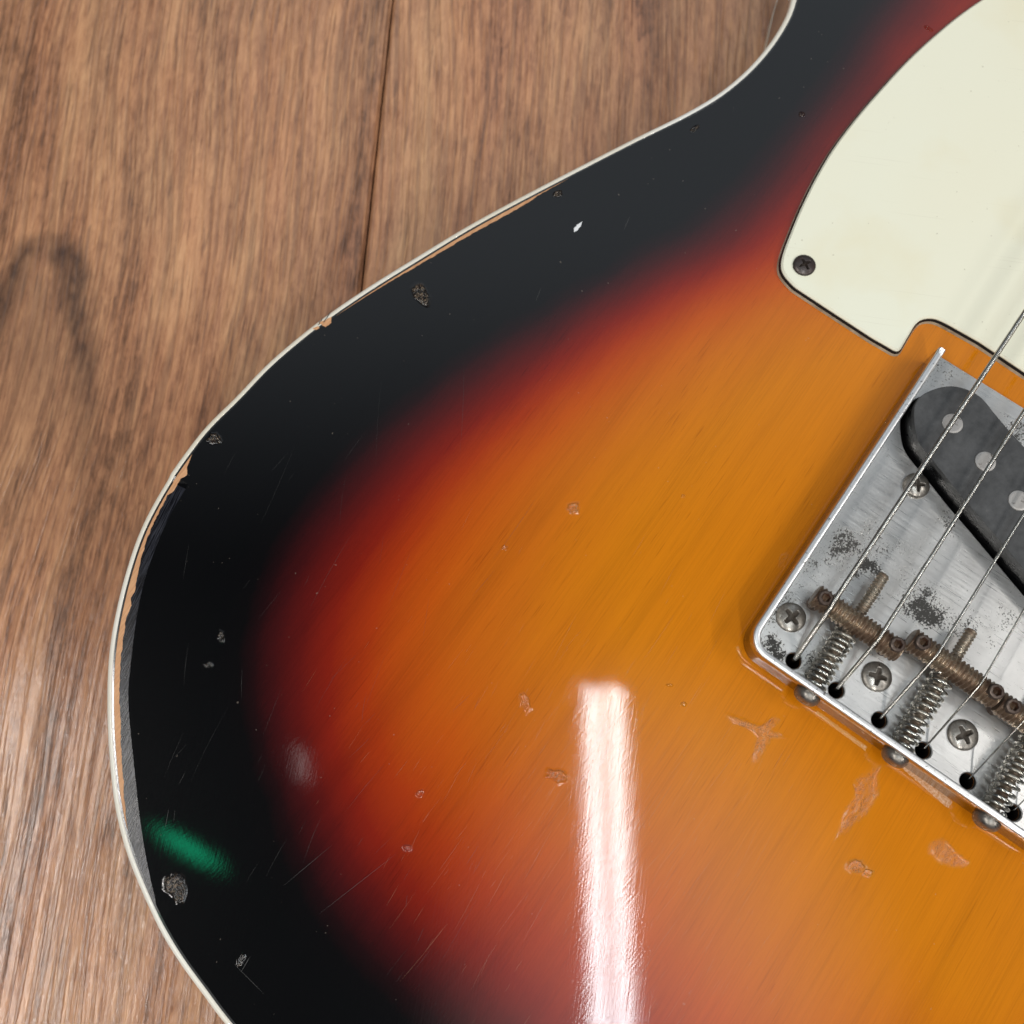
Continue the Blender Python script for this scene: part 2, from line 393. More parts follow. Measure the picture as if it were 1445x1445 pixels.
base = m.mix(m.math('MULTIPLY', rust, .95), base, (.014, .012, .009))
m.set(Base_Color=base, Metallic=m.math('SUBTRACT', .92, m.math('MULTIPLY', rust, .8)), Roughness=m.math('ADD', m.ramp(br, [(.3, .26), (.7, .40)]), m.math('MULTIPLY', rust, .35)),
      Normal=m.bump(m.math('ADD', br, m.math('MULTIPLY', rust, -.9)), .35, .00006)); M_plate = m.m
m = Mat('polished_steel_wall'); g = m.noise(m.map((400, 400, 900)), 1, 4, .6)
m.set(Base_Color=m.ramp(g, [(.35, (.46, .44, .42)), (.7, (.66, .65, .63))]), Metallic=1.0, Roughness=m.ramp(g, [(.4, .10), (.75, .30)]), Normal=m.bump(g, .1, .00005)); M_wall = m.m
m = Mat('rim_steel'); g = m.noise(m.map((1400, 1400, 1400)), 1, 4, .7); g2 = m.noise(m.map((110, 110, 110)), 1, 2)
rs = m.ramp(m.math('ADD', g, m.math('MULTIPLY', g2, .25)), [(.74, 0), (.79, 1)])
m.set(Base_Color=m.mix(m.math('MULTIPLY', rs, .8), (.74, .74, .74), (.08, .07, .06)), Metallic=.85, Roughness=.34, Normal=m.bump(g, .2, .00005)); M_rim = m.m
def rusty(name, a, b, c, lo, hi, rough=.42, metal=.85, bmp=.22):
    m = Mat(name); g = m.noise(m.map((260, 260, 260)), 1, 5, .65); g2 = m.noise(m.map((1800, 1800, 1800)), 1, 3, .6)
    f = m.math('ADD', m.math('MULTIPLY', g, .75), m.math('MULTIPLY', g2, .25))
    cc = m.ramp(f, [(lo, a), ((lo + hi) / 2, b), (hi, c)])
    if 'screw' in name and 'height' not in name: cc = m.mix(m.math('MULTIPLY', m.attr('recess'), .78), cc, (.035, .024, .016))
    m.set(Base_Color=cc, Metallic=m.ramp(f, [(lo, metal), (hi, metal * .45)]), Roughness=m.ramp(f, [(lo, rough), (hi, rough + .3)]),
          Normal=m.bump(g2, bmp, .0001))
    if 'screw' in name and 'height' not in name:
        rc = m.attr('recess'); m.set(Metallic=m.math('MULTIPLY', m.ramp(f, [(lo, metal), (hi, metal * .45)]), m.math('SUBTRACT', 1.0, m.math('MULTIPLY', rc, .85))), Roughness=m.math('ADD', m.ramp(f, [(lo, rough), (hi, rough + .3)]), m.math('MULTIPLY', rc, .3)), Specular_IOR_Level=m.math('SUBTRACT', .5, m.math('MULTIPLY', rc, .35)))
    return m.m
M_rust = rusty('rusted_saddle_steel', (.46, .39, .30), (.25, .175, .12), (.09, .05, .032), .38, .64, .2)
M_rustdark = rusty('rust_in_socket', (.16, .08, .04), (.11, .05, .03), (.06, .03, .02), .40, .60, .5, .4)
M_setscrew = rusty('height_screw_steel', (.15, .12, .10), (.075, .052, .042), (.045, .026, .018), .40, .62, .3)
M_thread = rusty('threaded_steel', (.38, .34, .28), (.24, .18, .13), (.12, .07, .045), .42, .66, .27)
M_spring = rusty('spring_steel', (.50, .49, .45), (.36, .34, .29), (.20, .18, .14), .46, .74, .17, 1.0, .05)
M_screw = rusty('dull_nickel_screw', (.34, .32, .29), (.19, .175, .155), (.08, .065, .05), .40, .68, .26, .95)
M_guardscrew = rusty('dark_bronze_screw', (.10, .085, .08), (.06, .045, .042), (.06, .028, .015), .42, .68, .35)
m = Mat('pickup_fibre'); g = m.noise(m.map((420, 420, 420)), 1, 5, .65); g2 = m.noise(m.map((90, 90, 90)), 1, 4, .6)
f = m.math('ADD', m.math('MULTIPLY', g, .55), m.math('MULTIPLY', g2, .45)); spk = m.ramp(g, [(.66, 0), (.74, 1)])
m.set(Base_Color=m.mix(m.math('MULTIPLY', spk, .3), m.ramp(f, [(.35, (.028, .029, .030)), (.65, (.075, .076, .078))]), (.16, .15, .14)), Roughness=.5, Specular_IOR_Level=.5, Normal=m.bump(g, .3, .0001)); M_fibre = m.m
m = Mat('pickup_coil_wax'); g = m.noise(m.map((500, 500, 900)), 1, 4); m.set(Base_Color=(.0035, .0035, .004), Roughness=m.ramp(g, [(.3, .2), (.7, .5)]), Normal=m.bump(g, .5, .0002)); M_coil = m.m
m = Mat('magnet_pole'); g = m.noise(m.map((700, 700, 700)), 1, 4, .7); m.set(Base_Color=m.mix(m.ramp(g, [(.60, 0), (.66, 1)]), (.46, .44, .42), (.14, .12, .10)), Metallic=.75, Roughness=.42, Normal=m.bump(g, .2, .0001)); M_pole = m.m
m = Mat('string_steel'); g = m.noise(m.map((500, 500, 500)), 1, 3); m.set(Base_Color=m.ramp(g, [(.35, (.42, .40, .36)), (.7, (.64, .62, .58))]), Metallic=1.0, Roughness=.25); M_string = m.m

# ------------------------------------------------------------------ floor
def mat_floor():
    m = Mat('brown_wood_plank'); oi = m.n('ShaderNodeObjectInfo')
    off = m.n('ShaderNodeVectorMath', operation='MULTIPLY_ADD'); cmb = m.n('ShaderNodeCombineXYZ')
    r10 = m.math('MULTIPLY', oi.outputs['Random'], 7.3); m.l(r10, cmb.inputs[0]); m.l(r10, cmb.inputs[2])
    add = m.n('ShaderNodeVectorMath', operation='ADD'); m.l(m.tc.outputs['Object'], add.inputs[0]); m.l(cmb.outputs[0], add.inputs[1]); src = add.outputs[0]
    # slow bend of the grain
    wn = m.n('ShaderNodeTexNoise'); wn.inputs['Scale'].default_value = 1; m.l(m.map((14, 5, 1), src=src), wn.inputs['Vector']); wn.inputs['Detail'].default_value = 2
    wv = m.n('ShaderNodeVectorMath', operation='SCALE'); m.l(wn.outputs['Color'], wv.inputs[0]); wv.inputs['Scale'].default_value = .030
    ad2 = m.n('ShaderNodeVectorMath', operation='ADD'); m.l(src, ad2.inputs[0]); m.l(wv.outputs[0], ad2.inputs[1]); bent = ad2.outputs[0]
    broad = m.noise(m.map((40, 4, 1), src=bent), 1, 5, .6); streak = m.noise(m.map((210, 14, 1), src=bent), 1, 5, .65); fine = m.noise(m.map((1500, 90, 1), src=src), 1, 4, .65)
    mott = m.noise(m.map((480, 150, 1), src=src), 1, 4, .7, .5)
    f = m.math('ADD', m.math('ADD', m.math('MULTIPLY', broad, .27), m.math('MULTIPLY', streak, .27)), m.math('ADD', m.math('MULTIPLY', fine, .22), m.math('MULTIPLY', mott, .24)))
    col = m.ramp(f, [(.33, (.05, .027, .016)), (.41, (.18, .090, .050)), (.48, (.38, .192, .102)), (.57, (.55, .300, .155)), (.68, (.68, .41, .22))])
    hue = m.noise(m.map((60, 10, 1), src=bent, loc=(4, 4, 0)), 1, 3); col = m.mix(m.ramp(hue, [(.35, 0), (.65, .55)]), col, m.mix(1, col, (1.06, .88, .84), 'MULTIPLY'))
    pores = m.ramp(m.noise(m.map((900, 60, 1), src=src, loc=(1, 1, 0)), 1, 3, .5), [(.60, 0), (.68, 1)])
    col = m.mix(m.math('MULTIPLY', pores, .42), col, (.07, .04, .03))
    # cathedral figure: nested arches
    sx = m.n('ShaderNodeSeparateXYZ'); m.l(ad2.outputs[0], sx.inputs[0])
    return m, col, src, bent, sx
m, col, src, bent, sx = mat_floor()
geo = m.n('ShaderNodeNewGeometry'); gs = m.n('ShaderNodeSeparateXYZ'); m.l(geo.outputs['Position'], gs.inputs[0])
wob = m.math('MULTIPLY', m.math('SUBTRACT', m.noise(m.map((90, 40, 1), src=src), 1, 3, .7), .5), .016)
ax = m.math('ADD', m.math('SUBTRACT', gs.outputs[0], -.139), wob); ay = m.math('SUBTRACT', .154, gs.outputs[1])       # arch apex, opens towards -y
leg = m.math('SQRT', m.math('MAXIMUM', ay, 0.0)); fa = m.math('SUBTRACT', m.math('ABSOLUTE', m.math('ADD', ax, m.math('MULTIPLY', ay, .02))), m.math('MULTIPLY', leg, .085))
band = m.math('SUBTRACT', 1.0, m.math('DIVIDE', m.math('ABSOLUTE', m.math('ADD', fa, .002)), .0068), clamp=True)
band = m.math('MULTIPLY', band, m.math('MULTIPLY', m.ramp(ay, [(0, 0), (.006, 1)]), m.ramp(ay, [(.03, 1), (.10, 0)])))
brk = m.ramp(m.noise(m.map((420, 120, 1), src=src), 1, 4, .7), [(.35, .75), (.6, 1)])
col = m.mix(m.math('MULTIPLY', m.math('MULTIPLY', band, brk), .92), col, (.045, .026, .021))
infa = m.math('MULTIPLY', m.ramp(m.math('MULTIPLY', fa, -1.0), [(0, 0), (.012, 1)]), m.math('MULTIPLY', m.ramp(ay, [(0, 0), (.02, 1)]), m.ramp(ay, [(.04, 1), (.11, 0)])))
col = m.mix(m.math('MULTIPLY', infa, .42), col, (.10, .07, .05))
# embossed grain
em = m.noise(m.map((860, 18, 1), src=bent), 1, 2, .5); emf = m.noise(m.map((1500, 300, 1), src=src), 1, 3, .7)
eh = m.math('ADD', m.ramp(em, [(.42, 0), (.54, 1)]), m.math('MULTIPLY', emf, .45))
col = m.mix(m.ramp(em, [(.40, .32), (.49, 0)]), col, (.085, .045, .030))
m.set(Base_Color=col, Roughness=m.ramp(emf, [(.3, .13), (.7, .24)]), Specular_IOR_Level=.58, Normal=m.bump(eh, 1.0, .00015)); M_floor = m.m
M_gap = simple('plank_gap_dark', (.03, .018, .012), .8)

def structure(o): o['kind'] = 'structure'; return o
floor = structure(link('floor', mesh('floor', [(-520, -480, -9), (620, -480, -9), (620, 760, -9), (-520, 760, -9), (-520, -480, -8.2), (620, -480, -8.2), (620, 760, -8.2), (-520, 760, -8.2)],
        [(3, 2, 1, 0), (4, 5, 6, 7), (0, 1, 5, 4), (1, 2, 6, 5), (2, 3, 7, 6), (3, 0, 4, 7)], M_gap)))
floor['label'] = 'brown embossed wood plank floor beneath the guitar'
PW, PL, ch = 190.0, 1180.0, .95
def plank_mesh():
    x, y = PW / 2 - .30, PL / 2; V = []; F = []
    for (a, b, z) in ((x, y, -8), (x, y, -ch), (x - ch, y - ch, 0)): V += [(-a, -b, z), (a, -b, z), (a, b, z), (-a, b, z)]
    F = [(3, 2, 1, 0), (8, 9, 10, 11)]
    for k in (0, 4):
        for i in range(4): j = (i + 1) % 4; F.append((k + i, k + j, k + 4 + j, k + 4 + i))
    return mesh('plank', V, F, M_floor)
pm_ = plank_mesh(); pa = math.radians(-3.4)
for i in range(-2, 3):
    # seam between plank -1 and 0 runs through world (-41.7, 184)
    cx, cy = -41.7 + (i + .5) * PW * math.cos(pa), 184 + (i + .5) * PW * math.sin(pa)
    sh = (-40, 130, -60, 90, 20)[i + 2] ; cx += -math.sin(pa) * (sh - 60); cy += math.cos(pa) * (sh - 60)
    link('plank', pm_, floor, (cx, cy, -.002), (0, 0, pa))

# ------------------------------------------------------------------ guitar
G = bpy.data.objects.new('electric_guitar', None); C.objects.link(G); G.location = (GX * MM, GY * MM, 0); G.rotation_euler = (0, 0, GA)
G['label'] = 'worn three-colour sunburst electric guitar with white binding and mint pickguard lying on the floor'; G['category'] = 'guitar'

BT = -1.3
tr = [(1116.5,0),(1106.7,26.6),(1084.6,62),(1053.6,97.4),(1013.7,130.6),(965,159.4),(898.6,192),(812.5,236),(726,281),(656.8,319),(587.6,361),(518.4,404),(449,452),(380,509),(332,559),(291,599),(261,637),(230,682),(196,745),(174,809),(159,870),(151,920),(148.3,970),(148.7,1027),(152.7,1088),(160,1145),(175.5,1204),(199,1262),(225,1316),(254,1363),(286,1406),(315,1445)]
bass = [px(a, b, BT) for a, b in tr]
lower_treble = [(u, 54 - v) for u, v in bass[2:]][::-1]
outline = ([(266, 0), (264.5, -35), (258, -66), (245, -90), (226, -105), (205, -109.5), (185, -106), (166, -99)] + bass +
           [(-131.5, -34), (-133.3, -5), (-134, 27), (-133.3, 59), (-131.5, 88)] + lower_treble +
           [(150, 144), (170, 150), (190, 154), (208, 151), (221, 140), (226, 122), (219, 105), (205, 92), (200, 76), (210, 62), (235, 57), (262, 56)])
outline = resample(catmull(outline, True, 8), 1.6, True)
for _ in range(3): outline = .25 * np.roll(outline, 1, 0) + .5 * outline + .25 * np.roll(outline, -1, 0)
NIN = inward(outline)
# bevel rubbed into the forearm edge: beyond this crease the top falls away
crease = resample(catmull([px(a, b, BT) for a, b in ((262, 690), (240, 727), (217, 780), (201, 830), (191.5, 880), (184, 940), (181, 985), (184.5, 1035), (190.6, 1094), (196.5, 1148), (204.5, 1201), (214.5, 1250), (226, 1296))], False, 8), 1.3)
outer_side = outline - NIN * 6
i0 = np.argmin(np.hypot(*(outline - crease[0]).T)); i1 = np.argmin(np.hypot(*(outline - crease[-1]).T))
lo_, hi_ = min(i0, i1), max(i0, i1); arc = outer_side[lo_:hi_ + 1]
if np.hypot(*(arc[0] - crease[-1])) > np.hypot(*(arc[-1] - crease[-1])): arc = arc[::-1]
bevel_poly = np.vstack([crease, arc])
def drop(q):
    q = np.asarray(q, float); r = np.zeros(len(q)); m_ = inside(q, bevel_poly)
    if m_.any(): r[m_] = math.tan(math.radians(5.6)) * segdist(q[m_], crease)
    return r

# how far the burst has gone, from black at the rim (0) to amber in the middle (1)
K = []
def lev(t, pts, w=BT): K.extend([(*px(a, b, w), t) for a, b in pts])
lev(.06, [(1235, -20), (1175, 60), (1110, 150), (1035, 240), (950, 315), (850, 375), (760, 428), (680, 475), (590, 535), (520, 595), (455, 660), (400, 725), (362, 800), (338, 880), (330, 960), (340, 1040), (368, 1130), (395, 1225), (450, 1320), (520, 1400), (585, 1465), (660, 1560)])
lev(.24, [(1285, -20), (1215, 75), (1150, 165), (1085, 250), (1000, 325), (890, 385), (795, 440), (710, 492), (625, 552), (550, 612), (492, 680), (440, 745), (402, 820), (380, 900), (376, 985), (394, 1065), (425, 1155), (468, 1245), (535, 1330), (612, 1405), (680, 1475)])
lev(.46, [(1330, -10), (1270, 70), (1180, 200), (1120, 285), (1050, 350), (940, 402), (850, 455), (760, 520), (670, 590), (600, 650), (545, 720), (497, 790), (465, 860), (450, 940), (448, 1020), (468, 1105), (510, 1190), (570, 1270), (650, 1345), (735, 1415), (790, 1480)])
lev(.68, [(1075, 385), (985, 430), (890, 490), (790, 560), (700, 635), (635, 710), (590, 780), (560, 850), (548, 930), (560, 1010), (600, 1090), (660, 1170), (740, 1240), (830, 1310), (910, 1380), (970, 1450)])
lev(.86, [(1080, 440), (990, 490), (890, 570), (800, 660), (740, 750), (710, 850), (710, 950), (750, 1040), (830, 1120), (920, 1200), (1010, 1290), (1080, 1380), (1130, 1460)])
lev(1.0, [(1200, 500), (1080, 560), (980, 660), (900, 760), (880, 860), (920, 950), (1010, 1040), (1120, 1130), (1230, 1230), (1320, 1330), (1400, 1440), (1300, 480)])
lev(1.05, [(1100, 760), (1250, 700), (1300, 1150), (1445, 1300), (1445, 900), (1445, 600)])
ed = resample(outline, 26, True); K.extend([(p[0], p[1], -.22) for p in ed])
for u in range(-40, 200, 30): K.append((u, 27 + 68, .8))
for u in range(-60, 200, 26): K.append((u, 27 + 100, .3))
for u, v in ((150, 0), (150, 50), (190, 20), (120, 20)): K.append((u, v, 1.0))
K = np.array(K); A_ = np.hypot(K[:, None, 0] - K[None, :, 0], K[:, None, 1] - K[None, :, 1])
n_ = len(K); M_ = np.zeros((n_ + 3, n_ + 3)); M_[:n_, :n_] = A_ - np.eye(n_) * 2.0
M_[:n_, n_] = 1; M_[:n_, n_ + 1] = K[:, 0]; M_[:n_, n_ + 2] = K[:, 1]; M_[n_:, :n_] = M_[:n_, n_:].T
W_ = np.linalg.solve(M_, np.r_[K[:, 2], 0, 0, 0])
def burst(q):
    q = np.asarray(q, float); out = np.zeros(len(q))
    for s in range(0, len(q), 4000):
        b = q[s:s + 4000]; out[s:s + 4000] = np.hypot(b[:, None, 0] - K[None, :, 0], b[:, None, 1] - K[None, :, 1]) @ W_[:n_] + W_[n_] + b @ W_[n_ + 1:n_ + 3]
    return np.clip(out, 0, 1)

# body slab, holed for the strings and the pickup
BIND = 1.4
body_loop = outline + NIN * BIND
STR_V = [10.8 * k for k in range(6)]
PU, PV, SL = 64.9, -.05, .338      # first pole piece, slant of the pickup
pk_px = [(1289.5,591.5),(1291,606),(1294,619.5),(1303.5,634.5),(1329.7,666),(1359.6,703.6),(1391.4,740)]
pk_up = [(1443.7,629),(1423,606.4),(1400.7,580),(1387.6,563.5),(1370.8,552),(1348.4,545),(1329.7,546),(1311,552),(1296,561.6),(1290,576)]
pk_half = [px(a, b, 6.1) for a, b in pk_up] + [px(a, b, 6.1) for a, b in pk_px]      # round bass end, anticlockwise or not
pc_u, pc_v = PU - 27.5 * math.sin(SL), PV + 27.5 * math.cos(SL)
pk_outline = catmull(pk_half, False, 4); pk_outline = np.vstack([pk_outline, [(2 * pc_u - a, 2 * pc_v - b) for a, b in pk_outline]])
pk_outline = resample(pk_outline, .8, True)
for _ in range(2): pk_outline = .25 * np.roll(pk_outline, 1, 0) + .5 * pk_outline + .25 * np.roll(pk_outline, -1, 0)
pk_hole = resample(pk_outline - inward(pk_outline) * .8, 1.6, True)
gx_, gy_ = np.meshgrid(np.arange(-134, 266, 2.6), np.arange(-142, 196, 2.6)); gp = np.stack([gx_.ravel(), gy_.ravel()], 1)
gp[:, 0] += np.where((np.round((gp[:, 1] + 142) / 2.6).astype(int) % 2) == 1, 1.3, 0)
gp = gp[inside(gp, outline + NIN * 3.4) & (segdist(gp, crease) > 1.1) & ~inside(gp, pk_hole - inward(pk_hole) * 1)]
hole_loops = [circle(0, v, 1.72, 20) for v in STR_V]
for h in hole_loops: gp = gp[segdist(gp, h, True) > .8]
V, F, Gm, v2 = slab(body_loop, hole_loops + [pk_hole], 0, ZT, 0, {'lines': [crease[(~inside(crease, body_loop)).argmin():]] if False else [crease[inside(crease, outline + NIN * (BIND + .5))]], 'pts': gp}, drop)
uvs = np.stack([V[:, 0], -V[:, 1]], 1)
cen = np.array([V[list(f)].mean(0) for f in F]); inbev = inside(np.stack([cen[:, 0], -cen[:, 1]], 1), bevel_poly)
mi = np.where(Gm == 0, np.where(inbev, 1, 0), np.where(Gm == 3, 3, 2))
bt = burst(uvs); bt[inside(uvs, bevel_poly)] = 0
body = part('body', V, F, [M_burst, M_worn, M_black, M_cavity], G, mi=mi, attrs={'burst': bt})
# binding: rounded strip let into the top edge, and its twin on the back
prof = [(0, ZT - 6.5), (0, ZT - .95), (.09, ZT - .5), (.32, ZT - .18), (.65, ZT + .0), (.95, ZT + .05), (BIND - .12, ZT + .05), (BIND + .02, ZT - .05), (BIND + .02, ZT - 6.5)]
V, F = sweep(outline, prof, True, drop)
part('binding', V, F, M_bind, body, smooth=True, label='white plastic binding round the top edge, yellowed towards the tail')
V, F = sweep(outline, [(0, 0.6), (0, 6.5), (BIND + .02, 6.5), (BIND + .02, .2), (.5, .2)], True)
part('binding', V, F, M_bind, body, label='binding round the back edge')
V, F = sweep(outline + NIN * .12, [(0, 6.4), (0, ZT - 6.4), (1.8, ZT - 6.4), (1.8, 6.4)], True)
part('side_panel', V, F, M_black, body, label='black lacquered side between the two bindings')
V, F = sweep(outline + NIN * (BIND - .02), [(0, ZT - .6), (0, ZT + .035), (.42, ZT + .02), (.42, ZT - .6)], True, drop)
part('purfling_line', V, F, M_black, body, label='thin black line inside the white binding')

# bare wood where the lacquer has gone along the binding
def along(pts):
    q = [px(a, b, BT) for a, b in pts]; return [int(np.argmin(np.hypot(*(outline - p).T))) for p in q]
def wear_strip(keys, off, label):
    """keys = [(px, py, width mm)] from one end to the other"""
    ids = along([k[:2] for k in keys]); a, b = ids[0], ids[-1]; sgn = 1 if b > a else -1
    s = np.arange(a, b + sgn * .001, sgn * .22); i = np.floor(s).astype(int); f = (s - i)[:, None]
    base = outline[i % len(outline)] * (1 - f) + outline[(i + 1) % len(outline)] * f
    nn = NIN[i % len(outline)] * (1 - f) + NIN[(i + 1) % len(outline)] * f
    wd = np.interp((s - a) * sgn, [(k - a) * sgn for k in ids], [k[2] for k in keys])
    rough = np.convolve(rng.normal(size=len(s) + 8), np.ones(3) / 3, 'same')[4:-4] * .11 + np.convolve(rng.normal(size=len(s) + 40), np.ones(9) / 9, 'same')[20:-20] * .14
    wd = np.maximum(wd + rough * np.clip(wd / .5, 0, 1), .0)
    rows = []
    for q, dz in ((0, .02), (.12, .055), (.5, .06), (.9, .055), (1.0, -.03)):
        p = base + nn * (off + wd * q)[:, None]; rows.append(np.stack([p[:, 0], -p[:, 1], ZT + dz - drop(p)], 1))
    V = np.stack(rows, 1).reshape(-1, 3); n = len(s); F = grid_faces(n, 5, False)
    og = V.mean(0)
    part('bare_wood_patch', V, F, M_bare, body, origin=og, label=label)
wear_strip([(797, 247, 0), (770, 262, .25), (735, 280, .75), (700, 298, 1.0), (672, 314, .85), (640, 330, .9), (600, 354, .7), (560, 378, .5), (520, 402, .3), (490, 424, .12), (468, 440, 0)], 1.85, 'long sliver of bare wood beside the binding above the waist')
wear_strip([(262, 638, 0), (252, 652, .9), (246, 660, 2.2), (240, 668, 1.3), (229, 684, 1.2), (222, 694, .5), (212, 714, .65), (196, 745, .8), (184, 778, 1.0), (176, 805, 1.3), (168, 834, 1.9), (166, 841, 1.2), (163, 852, 1.75), (160, 868, 1.2), (155, 890, 1.4), (151, 925, 1.2), (148, 970, 1.25), (148.5, 1027, 1.3), (153, 1088, 1.1), (158, 1130, .7), (163, 1160, .3), (168, 1178, 0)], 1.85, 'long curved strip of bare wood along the worn forearm bevel')
def flake(pts, z, mat, name, label, w=BT):
    q = np.array([px(a, b, w) for a, b in pts]); q = resample(q, .25, True); q = q + rng.normal(size=q.shape) * .05
    c = q.mean(0); V = [(c[0], -c[1], ZT + z - drop([c])[0])] + [(p[0], -p[1], ZT + z - .02 - d) for p, d in zip(q, drop(q))]
    n = len(q); F = [(0, 1 + i, 1 + (i + 1) % n) for i in range(n)]
    return part(name, V, F, mat, body, origin=V[0], label=label)
flake([(468, 447), (467, 456), (460, 462), (455, 459), (449, 456), (458, 452)], .07, M_bare, 'bare_wood_patch', 'small chip of bare wood by the cracked binding')
flake([(449, 460), (451, 463), (446, 466), (441, 464)], .07, M_bare, 'bare_wood_patch', 'tiny chip of bare wood by the cracked binding')
for a, b, c, d in ((449, 459, 455, 448), (457, 455, 469, 437)):
    p, q = np.array(px(a, b, BT)), np.array(px(c, d, BT)); n = np.array([-(q - p)[1], (q - p)[0]]); n /= np.linalg.norm(n)
    ts = np.linspace(0, 1, 9); jag = rng.normal(size=9) * .07; V = []
    for t, j in zip(ts, jag):
        for s in (-1, 1): z_ = p + (q - p) * t + n * (j + s * (.11 * (1 - .5 * t))); V.append((z_[0], -z_[1], ZT + .085))
    part('binding_crack', V, grid_faces(9, 2, False), M_black, body, origin=V[8], label='dark hairline crack across the binding')

# dings and cracked lacquer
def ding(pts, chip=1.0, rim=.10, pit=.12, name='ding', label=None, seed=0):
    r_ = np.random.default_rng(seed + 11); q = np.array([px(a, b, BT) for a, b in pts]); q = resample(catmull(q, True, 6), .3, True)
    c = q.mean(0); n = len(q); V = []; at = []
    rings = (0, .2, .4, .55, .68, .78, .86, .94, 1.0, 1.15, 1.32)
    prof = (.1, .1, .15, .3, .6, 1.0, .9, .55, .3, .1, 0)
    cm = (1, 1, 1, 1, 1, 1, .9, .7, .45, .12, 0)
    nz = np.convolve(np.tile(r_.normal(size=n), 3), np.ones(3) / 3, 'same')[n:2 * n]
    for k, s in enumerate(rings):
        z = .004 + rim * prof[k] * (1 + .5 * nz) + (r_.random(n) * .03 * rim / .1 if .1 < s < .9 else 0)
        p = c + (q - c) * (s * (1 + .06 * nz * (.3 < s < 1.2)))[:, None]
        V.append(np.stack([p[:, 0], -p[:, 1], ZT + np.maximum(z, .004)], 1)); at += [chip * cm[k]] * n
    V = np.vstack(V)
    V[:, 2] -= drop(np.stack([V[:, 0], -V[:, 1]], 1))
    og = (c[0], -c[1], ZT)
    me = mesh(name, V, grid_faces(len(rings), n), M_craze if name == 'cracked_lacquer' else M_chip, smooth=True, attrs={'burst': burst(np.stack([V[:, 0], -V[:, 1]], 1)), 'chip': at})
    return link(name, me, body, label=label)
def ell(x, y, a, b, ang=0, n=15, j=.2, seed=0):
    r_ = random.Random(seed); t = math.radians(ang); o = []
    for i in range(n):
        q = 2 * math.pi * i / n; k = 1 + r_.uniform(-j, j); X, Y = a * k * math.cos(q), b * k * math.sin(q)
        o.append((x + X * math.cos(t) - Y * math.sin(t), y + X * math.sin(t) + Y * math.cos(t)))
    return o
D = [((594, 415), 15, 9, 55, .9, 'oblong ding in the black edge below the bare sliver'), ((303, 619), 9, 7, 0, .9, 'round ding in the black edge near the binding'),
     ((249, 1252), 17, 14, 70, .8, 'largest round ding in the black edge near the tail'), ((312, 898), 8, 4, 80, .35, None), ((296, 938), 6, 4, 0, .25, None), ((787, 273), 6, 4, -30, .7, None),
     ((980, 182), 7, 3, -35, .5, None), ((809, 717), 9, 8, 0, 1.0, 'small white-rimmed ding in the amber centre'), ((741, 991), 14, 7, 75, .3, None), ((786, 1095), 15, 9, 20, 1.0, 'deep lens-shaped ding left of the ceiling light streak'),
     ((592, 1120), 6, 4, -40, .5, None), ((575, 1197), 6, 5, 0, .5, None), ((1208, 1223), 12, 10, 0, .8, 'larger of two round dings below the bridge'), ((1224, 1232), 7, 6, 0, .7, 'smaller of two round dings below the bridge'),
     ((712, 773), 4, 3, 0, .6, None), ((965, 994), 4, 3, 0, .7, None), ((945, 967), 5, 2, 10, .7, None), ((964, 700), 3, 2, 0, .5, None), ((340, 1355), 4, 10, 25, .3, None), ((1131, 161), 4, 3, 0, .5, None), ((1310, 40), 6, 2, 30, .6, None)]
for i, ((x, y), a, b, an, chp, lb) in enumerate(D): ding(ell(x, y, a, b, an, seed=i), chp, label=lb, seed=i, rim=.14 if a > 7 else .07, pit=.0)
ding([(1033, 1012), (1050, 1016), (1072, 1024), (1090, 1014), (1096, 1022), (1088, 1030), (1104, 1040), (1088, 1042), (1078, 1056), (1066, 1072), (1062, 1064), (1072, 1046), (1062, 1032), (1040, 1022)], 1.0, .03, .0, 'cracked_lacquer', 'branching cracked lacquer below the bridge corner', 31)
ding([(1240, 1085), (1234, 1100), (1236, 1118), (1226, 1140), (1212, 1156), (1196, 1168), (1184, 1178), (1190, 1160), (1196, 1140), (1208, 1122), (1206, 1110), (1220, 1096)], 1.0, .03, .0, 'cracked_lacquer', 'largest flake of crazed lacquer below the bridge plate', 32)
ding([(1318, 1192), (1332, 1188), (1348, 1204), (1362, 1216), (1348, 1222), (1332, 1218), (1322, 1212), (1314, 1202)], 1.0, .03, .0, 'cracked_lacquer', 'crazed lacquer patch nearest the right rear screw', 33)
ding(ell(1105, 790, 12, 5, -62, seed=50), .25, .03, .03, 'cracked_lacquer', 'dark-veined lacquer beside the bridge wall', 34)  # lacquer patch with darker veins along the wall

# hairline scratches: thin raised burrs of lacquer, hundreds over the lower bout
m = Mat('scratch_burr'); m.set(Base_Color=(.05, .048, .046), Roughness=.35, Specular_IOR_Level=.6, Alpha=1.0); M_scr = m.m
V = []; F = []
def scratch(x, y, L, ang, wd):
    a = math.radians(ang); pts = [(x + math.cos(a) * t * L + (t - .5) ** 2 * L * k_, y - math.sin(a) * t * L) for t in np.linspace(0, 1, 7) for k_ in (rs_,)]
    q = np.array([px(*p, BT) for p in pts]); d = np.gradient(q, axis=0); d /= np.linalg.norm(d, axis=1)[:, None]; n = np.stack([-d[:, 1], d[:, 0]], 1)
    b = len(V)
    for i, (p, nn) in enumerate(zip(q, n)):
        ww = wd * math.sin(math.pi * (i + .3) / 6.6)
        for s in (-1, 1): z = p + nn * s * ww * .5; V.append((z[0], -z[1], ZT + .014))
    F.extend(grid_faces(7, 2, False, b))
R_ = random.Random(5)
